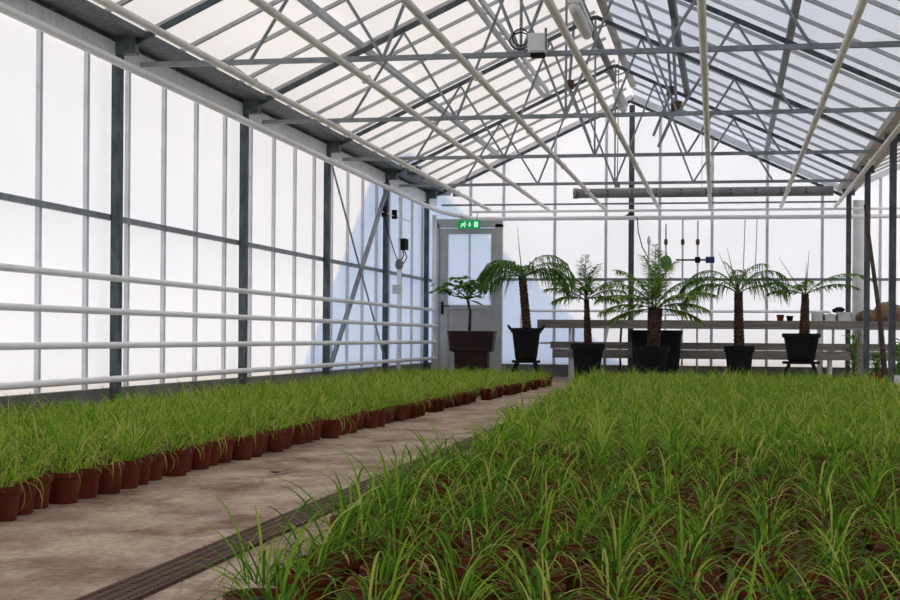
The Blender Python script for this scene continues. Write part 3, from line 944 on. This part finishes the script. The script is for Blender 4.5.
for (px, py, dy) in ((448, 289, 0), (457, 286, -.1), (466, 284, .12), (477, 285, -.05), (487, 290, .05), (440, 290, .05), (473, 296, -.12)):
    q = P(px, py, y)
    mb.tube([b2_, ((b2_[0] + q[0]) / 2, y + dy * .4, (b2_[2] + q[2]) / 2 - .02), (q[0], y + dy, q[2])], [.012, .009, .004], 6)
mb.build('trunk', 'bark', o, smooth=True)
mb = MB()


def broad_leaf(mb, c, d, L, w, tint):
    d = d.normalized()
    side = d.cross(Vector((0, 0, 1)))
    side = side.normalized() if side.length > .01 else Vector((1, 0, 0))
    up = side.cross(d)
    pts, ws = [], []
    for i, (t, ww) in enumerate(((0, .1), (.2, .65), (.45, 1.0), (.75, .7), (1, .05))):
        pts.append(c + d * L * t - Vector((0, 0, 1)) * L * .35 * t * t)
        ws.append(w * ww)
    mb.strip(pts, ws, (side + up * random.uniform(-.5, .5)).normalized(), tint)


for (px, py, n) in ((441, 289, 17), (449, 287, 18), (457, 284, 18), (466, 283, 17), (476, 284, 17), (486, 289, 16), (473, 296, 12), (462, 290, 12)):
    c0 = Vector(P(px, py, y))
    for k in range(n):
        a = random.uniform(0, 2 * math.pi)
        c1 = c0 + Vector((random.uniform(-.07, .07), random.uniform(-.15, .15), random.uniform(-.07, .09)))
        broad_leaf(mb, c1, Vector((math.cos(a), math.sin(a), random.uniform(-.1, .5))), random.uniform(.13, .22), random.uniform(.06, .10), random.uniform(.2, 1))
mb.build('foliage', 'tree', o, tint=True)

# leaning pole, pots and plants by the right posts
p0, p1 = P(886, 378, 17.8), P(868, 205, 18.9)
tag(MB().tube([(p0[0], 17.8, 0.0), P(880, 320, 18.1), P(872, 262, 18.5), (p1[0] - .04, 18.9, p1[2])], [.035, .03, .024, .018], 8).build('leaning_pole', 'bark', smooth=True),
    'brown pole leaning against the right hand post', 'pole')
for i, (px, py, yy, h, lab) in enumerate(((853, 372, 19.6, .60, 'leafy green plant in a pot left of the right hand posts'),
                                          (876, 372, 20.2, .34, 'small leafy plant in a pot between the right hand posts'),
                                          (899, 372, 18.6, .55, 'leafy plant in a pot at the right edge of the picture behind the post'))):
    x = P(px, py, yy)[0]
    o = thing('leafy_plant', (x, yy, 0), lab, 'plant', 'leafy pot plants by the right posts')
    MB().lathe([(.07, 0), (.095, .13), (.10, .13), (.10, .16), (.09, .16), (.085, .13)], (x, yy, 0), 18).build('pot', 'terracotta', o)
    MB().lathe([(.085, .13), (.02, .14)], (x, yy, 0), 14).build('soil', 'soil', o)
    mb = MB()
    for k in range(60):
        a = random.uniform(0, 2 * math.pi)
        t = random.random()
        c1 = Vector((x, yy, .15 + t * h * .8))
        broad_leaf(mb, c1, Vector((math.cos(a), math.sin(a), random.uniform(.3, 1.3))), random.uniform(.10, .2), .034, random.uniform(.4, 1))
    for k in range(5):
        a = k * 1.3
        mb.tube([(x, yy, .13), (x + .03 * math.cos(a), yy + .03 * math.sin(a), .13 + h * .5), (x + .07 * math.cos(a), yy + .07 * math.sin(a), .13 + h * .8)], .005, 5, tint=.3)
    mb.build('foliage', 'tree', o, tint=True)
tgp = P(897, 381, 16.1)
o = thing('plant_tag', (tgp[0], 16.1, .02), 'white plant tag standing among the pots at the right edge', 'tag')
MB().box(tgp[0] - .03, tgp[0] + .04, 16.1, 16.104, tgp[2] - .05, tgp[2] + .06).build('tag_plate', 'white_plastic', o)
MB().box(tgp[0], tgp[0] + .012, 16.1, 16.104, .0, tgp[2] - .05).build('stake', 'white_plastic', o)

# ------------------------------------------------------------------ floor drain
dx0, dx1 = -1.50, -1.375
o = thing('floor_drain', (-1.44, 9, 0), 'rusty slotted drain channel along the concrete path', 'drain')
o.rotation_euler.z = .0125
mb = MB()
mb.box(dx0, dx0 + .012, .5, 12.5, 0.0, .010).box(dx1 - .012, dx1, .5, 12.5, 0.0, .010)
mb.build('frame', 'grate', o)
MB().box(dx0 + .012, dx1 - .012, .5, 12.5, .0005, .002).build('channel', 'pit', o)
mb = MB()
yy = .51
while yy < 12.5:
    mb.box(dx0 + .012, dx1 - .012, yy, yy + .015, .002, .009)
    yy += .026
for k in range(1, 4):
    xk = dx0 + (dx1 - dx0) * k / 4
    mb.box(xk - .008, xk + .008, .5, 12.5, .003, .0094)
mb.build('grate', 'grate', o)

# dead leaf on the path
for (px, py, L, lab) in ((284, 470, .12, 'curled brown dead leaf lying on the path'),):
    yy = .6 * F / (py - 335.8) / CY - .25
    c = P(px, py, 6.25)
    mb = MB()
    pts = [Vector((c[0] + L * (t - .5) * .45, 6.25 + L * (t - .5) * 1.9, .006 + .035 * abs(t - .35))) for t in (0, .25, .5, .75, 1)]
    mb.strip(pts, [.008, .03, .034, .02, .004], Vector((1, -.2, .3)).normalized(), .9)
    tag(mb.build('dead_leaf', 'dry'), lab, 'leaf')

# ------------------------------------------------------------------ potted grass plants
PH, PR = .112, .062


def pot_prof(n):
    if n > 14:
        return [(.050, 0), (.053, .004), (.0635, PH * .80), (.0655, PH * .80), (.070, PH * .83), (.0705, PH), (.066, PH), (.063, PH * .86)]
    return [(.051, 0), (.065, PH * .82), (.0705, PH * .83), (.0705, PH), (.062, PH * .88)]


def make_pot(n):
    return MB().lathe(pot_prof(n), (0, 0, 0), n)


def make_soil(n):
    return MB().lathe([(.063, PH * .86), (.03, PH * .92), (.004, PH * .94)], (0, 0, 0), n)


def make_grass(nb, seg, lmin, lmax, wmin, wmax, seed, tint0=.25, tint1=.55, e0=34, e1=84):
    rs = random.Random(seed)
    mb = MB()
    for k in range(nb):
        az = rs.uniform(0, 2 * math.pi)
        rr = .034 * math.sqrt(rs.random())
        a2 = az + rs.uniform(-.9, .9)
        p = Vector((math.cos(a2) * rr, math.sin(a2) * rr, PH * .88))
        L = rs.uniform(lmin, lmax)
        el = R(rs.uniform(e0, e1))
        droop = R(rs.uniform(45, 215)) * (.4 + .6 * L / lmax)
        w = rs.uniform(wmin, wmax)
        d = Vector((math.cos(az), math.sin(az), 0))
        tw = rs.uniform(-.6, .6)
        side = Vector((-math.sin(az + tw), math.cos(az + tw), 0))
        q = rs.random()
        tint = rs.uniform(tint0, tint1) if q < .80 else (rs.uniform(.65, .85) if q < .93 else rs.uniform(.9, 1.0))
        if tint > .88:
            droop += R(40)
            el *= .8
        pts, ws = [], []
        for i in range(seg + 1):
            t = i / seg
            pts.append(p.copy())
            ws.append(w * (.75 + .6 * t if t < .4 else max(.06, 1.0 - ((t - .4) / .6) ** 2.2)))
            a = el - droop * ((i + .5) / seg) ** 1.5
            p = p + (d * math.cos(a) + Vector((0, 0, 1)) * math.sin(a)) * (L / seg)
            if p.z < .012:
                p.z = .012
        mb.strip(pts, ws, side, tint)
    return mb


NV = 10
HI = [(make_grass((14, 22, 26, 34, 20)[i % 5], 10, .05, .23, .003, .0068, 100 + i, .10, .62, 26, 82)).mesh('foliage', 'leaf', tint=True) for i in range(NV)]
MI = [(make_grass((34, 46, 52, 40, 28)[i % 5], 8, .06, .23, .0032, .0068, 200 + i, .18 + .05 * (i % 4), .88)).mesh('foliage', 'leaf', tint=True) for i in range(NV)]
MR = [(make_grass((24, 34, 42, 30, 20)[i % 5], 8, .06, .23, .0034, .007, 500 + i, .12 + .04 * (i % 4), .80)).mesh('foliage', 'leaf', tint=True) for i in range(NV)]
POT_ME = make_pot(24).mesh('pot', 'terracotta')
SOIL_ME = make_soil(16).mesh('soil', 'soil')
LO_L = [make_grass((30, 40, 46, 34)[i % 4], 6, .07, .23, .0042, .0085, 300 + i, .22 + .06 * (i % 4), .90) for i in range(8)]
LO_R = [make_grass((24, 34, 40, 30)[i % 4], 6, .07, .24, .0042, .0088, 400 + i, .14 + .06 * (i % 4), .86) for i in range(8)]
LO_POT = make_pot(12)
LO_SOIL = make_soil(8)

spots = []        # block, row from path, col, x, y
pitch = .163
nx = 11
for r_ in range(nx):
    yy = 3.9 + (r_ % 2) * pitch * .5 + random.uniform(0, .04)
    j = 0
    while yy < 18.4:
        x0 = -2.36 - r_ * .158 + (.10 * max(0, yy - 12) / 6 if r_ == 0 else 0)
        if r_ or random.random() > .10:
            spots.append(['L', r_, j, x0 + (random.uniform(-.01, .06) if r_ == 0 else random.uniform(-.015, .015)), yy + random.uniform(-.008, .008)])
        yy += pitch + (random.uniform(-.004, .03) if r_ == 0 else random.uniform(-.002, .004))
        j += 1
pr = .166


def edge(y):
    return -(.80 + .046 * y)


for r_ in range(-5, 18):
    yy = 2.25 + (r_ % 2) * pr * .5
    j = 0
    while yy < 18.0:
        x0 = -.93 + r_ * .157 + .09 * math.sin(1.25 * yy) + .03 * math.sin(3.3 * yy + 1)
        if random.random() > .05 and not (abs(x0 - XR) < .16) and x0 < 1.54 and x0 > edge(yy) - .02 and not (x0 < -.78 and yy < 2.62):
            spots.append(['R', 0 if x0 < edge(yy) + .15 else 1, j, x0 + random.uniform(-.008, .008), yy + random.uniform(-.008, .008)])
        yy += pr + random.uniform(-.003, .004)
        j += 1
# the lone pot that stands out beside the drain
spots = [s for s in spots if not (s[0] == 'R' and math.hypot(s[3] + .865, s[4] - 2.70) < .16)]
spots.append(['X', 0, 0, -.865, 2.70])


def inview(x, y):
    px, py, d = proj(x, y, .13)
    m_ = .2 / d * F
    return d > .5 and -m_ < px < 900 + m_ and py < 600 + m_ * .8


cand = []
for s in spots:
    b_, r_, j, x, y = s
    if not inview(x, y):
        continue
    d = -x * SY + y * CY
    if b_ == 'L':
        d = d - 4.5 if r_ == 0 else d + .55 * (r_ - 1)
    cand.append((d, s))
cand.sort(key=lambda t: t[0])
NIND = 300
ind = [s for _, s in cand[:NIND]]
rest = [s for _, s in cand[NIND:]]
# a few just outside the frame edge keep the blocks whole from a step aside
chosen = set(id(s) for s in ind) | set(id(s) for s in rest)
rest += [s for s in spots if id(s) not in chosen and s[4] > 2.2]

proto = None
lrow = sorted([s for s in ind if s[0] == 'L' and s[1] == 0], key=lambda s: s[4])
lord = {id(s): i for i, s in enumerate(lrow)}
rrow = sorted([s for s in ind if s[0] == 'R' and s[1] == 0], key=lambda s: s[4])
rord = {id(s): i for i, s in enumerate(rrow)}


def ordinal(i):
    return ORD[i] if i < len(ORD) else '%dth' % (i + 1)


for n, s in enumerate(ind):
    b_, r_, j, x, y = s
    if b_ == 'X':
        lab, grp = 'grass plant in a brown-red pot standing out alone beside the drain grate', 'potted grass plants of the right block'
    elif b_ == 'L' and r_ == 0:
        lab, grp = '%s pot of grass from the camera in the row edging the path on the left' % ordinal(lord[id(s)]), 'potted grass plants of the left block'
    elif b_ == 'L':
        lab, grp = 'bright grass plant in a brown-red pot behind the edge row of the left block', 'potted grass plants of the left block'
    elif r_ == 0:
        lab, grp = '%s pot of grass from the camera in the right block row edging the drain' % ordinal(rord[id(s)]), 'potted grass plants of the right block'
    else:
        lab, grp = 'arching grass plant in a brown-red pot inside the dense right block', 'potted grass plants of the right block'
    o = bpy.data.objects.new('potted_plant', None)
    o.empty_display_size = .05
    o.location = (x, y, 0)
    o.rotation_euler = (0, 0, random.uniform(0, 6.28))
    tag(o, lab, 'potted plant', grp)
    COL.objects.link(o)
    if proto is None:
        proto = (bpy.data.objects.new('pot', POT_ME), bpy.data.objects.new('soil', SOIL_ME), bpy.data.objects.new('foliage', HI[0]))
        kids = proto
    else:
        kids = [k.copy() for k in proto]
    for k in kids:
        k.parent = o
        COL.objects.link(k)
    set_ = HI if b_ != 'L' and y < 7.5 else (MI if b_ == 'L' else MR)
    kids[2].data = set_[random.randrange(NV)]
    sc_ = random.uniform(.85, 1.15)
    kids[2].scale = (sc_, sc_, sc_ * random.uniform(.9, 1.1))
    kids[2].location.z = PH * .9 * (1 - kids[2].scale.z)
    if b_ == 'X' or (b_ == 'R' and r_ == 0 and y < 8):
        kids[2].data = HI[3 if b_ == 'X' or n % 2 else 8]
        kids[2].scale = (1.15, 1.15, 1.2)

# all the others, too many to single out, as one mass
V, Fq, Fm, T, S = [], [], [], [], []
base = 0


def prep(mb):
    v = np.array(mb.v, dtype=np.float32)
    sizes = np.array([len(f) for f in mb.f], dtype=np.int32)
    idx = np.array([i for f in mb.f for i in f], dtype=np.int32)
    return v, sizes, idx, np.array(mb.t, dtype=np.float32)


PP = prep(LO_POT)
PS = prep(LO_SOIL)
PLm = [prep(m_) for m_ in LO_L]
PRm = [prep(m_) for m_ in LO_R]
for s in rest:
    b_, r_, j, x, y = s
    a = random.uniform(0, 6.28)
    ca, sa = math.cos(a), math.sin(a)
    rot = np.array([[ca, sa, 0], [-sa, ca, 0], [0, 0, 1]], dtype=np.float32)
    pl_ = (PLm if b_ == 'L' else PRm)[random.randrange(8)]
    k = random.uniform(.85, 1.15)
    for mi, (v, sizes, idx, t) in ((0, PP), (1, PS), (2, pl_)):
        w = v @ rot
        if mi == 2:
            w = w * k
            w[:, 2] += PH * .9 * (1 - k)
        w = w + np.array([x, y, 0], dtype=np.float32)
        V.append(w)
        Fq.append(idx + base)
        S.append(sizes)
        Fm.append(np.full(len(sizes), mi, dtype=np.int32))
        T.append(t)
        base += len(v)
V, Fq, S, Fm, T = map(np.concatenate, (V, Fq, S, Fm, T))
me = bpy.data.meshes.new('potted_grass_mass')
me.vertices.add(len(V))
me.vertices.foreach_set('co', V.ravel())
me.loops.add(len(Fq))
me.loops.foreach_set('vertex_index', Fq)
me.polygons.add(len(S))
me.polygons.foreach_set('loop_start', np.concatenate(([0], np.cumsum(S)[:-1])).astype(np.int32))
me.polygons.foreach_set('material_index', Fm)
for m_ in ('terracotta', 'soil', 'leaf'):
    me.materials.append(M[m_])
at = me.attributes.new('tint', 'FLOAT', 'POINT')
at.data.foreach_set('value', T)
me.update(calc_edges=True)
me.validate()
o = bpy.data.objects.new('potted_grass_mass', me)
COL.objects.link(o)
tag(o, 'mass of further potted grass plants filling both blocks to the far end', 'potted plants', kind='stuff')

# ------------------------------------------------------------------ light
SUN = Vector((-.60, .55, .50)).normalized()       # towards the sun
ld = bpy.data.lights.new('sun', 'SUN')
ld.energy = 5.2
ld.color = (1.0, .70, .30)
ld.angle = R(.55)
lo = bpy.data.objects.new('sun', ld)
COL.objects.link(lo)
lo.rotation_euler = SUN.to_track_quat('Z', 'Y').to_euler()
w = bpy.data.worlds.new('world')
scene.world = w
w.use_nodes = True
bg = w.node_tree.nodes['Background']
bg.inputs['Color'].default_value = (.54, .66, .88, 1)
bg.inputs['Strength'].default_value = 2.0

# neighbouring gabled shed outside the corner: its shade falls across the corner sheets
hz = Vector((SUN.x, SUN.y, 0)).normalized()
tanel = SUN.z / math.hypot(SUN.x, SUN.y)
wd = Vector((-hz.y, hz.x, 0))
if wd.x < 0:
    wd = -wd
DIST = 5.5
corner = Vector((XL, YE, 0))


def toplane(p):
    rel = Vector(p) - corner
    h_ = DIST - Vector((rel.x, rel.y, 0)).dot(hz)
    return Vector((rel.x, rel.y, 0)).dot(wd), p[2] + h_ * tanel


L1, L2 = toplane((XL, 16.37, .71)), toplane((XL, 18.87, 2.65))
R1, R2 = toplane((-4.3, YE, 2.75)), toplane((-2.08, YE, .65))
sl = (L2[1] - L1[1]) / (L2[0] - L1[0])
sr = (R2[1] - R1[1]) / (R2[0] - R1[0])
wa = (R1[1] - sr * R1[0] - L1[1] + sl * L1[0]) / (sl - sr)
za = L1[1] + sl * (wa - L1[0])
wl, wr = L1[0] - 2.5, R2[0] + 1.5
zl, zr = L1[1] + sl * (wl - L1[0]), R1[1] + sr * (wr - R1[0])
mbw, mbr = MB(), MB()


def W3(wv, z, k):
    p = corner + hz * (DIST + k) + wd * wv
    return (p.x, p.y, z)


prof = [(wl, 0), (wr, 0), (wr, zr), (wa, za), (wl, zl)]
vs = [W3(a, z, 0) for a, z in prof] + [W3(a, z - .0, 5) for a, z in prof]
mbw.add(vs, [(0, 1, 2, 3, 4), (9, 8, 7, 6, 5), (0, 5, 6, 1), (1, 6, 7, 2), (4, 9, 5, 0), (2, 7, 8, 3), (3, 8, 9, 4)])
sh = struct(mbw.build('wall_shed', 'render_wall'), 'neighbouring shed outside whose gable shades the corner sheets', 'shed')

scene.view_settings.view_transform = 'Standard'
scene.view_settings.look = 'None'
scene.view_settings.gamma = 1.0
scene.view_settings.use_curve_mapping = False
scene.view_settings.exposure = 0.06
scene.cycles.max_bounces = 10
scene.cycles.diffuse_bounces = 6
scene.cycles.transmission_bounces = 6
scene.cycles.sample_clamp_indirect = 6.0
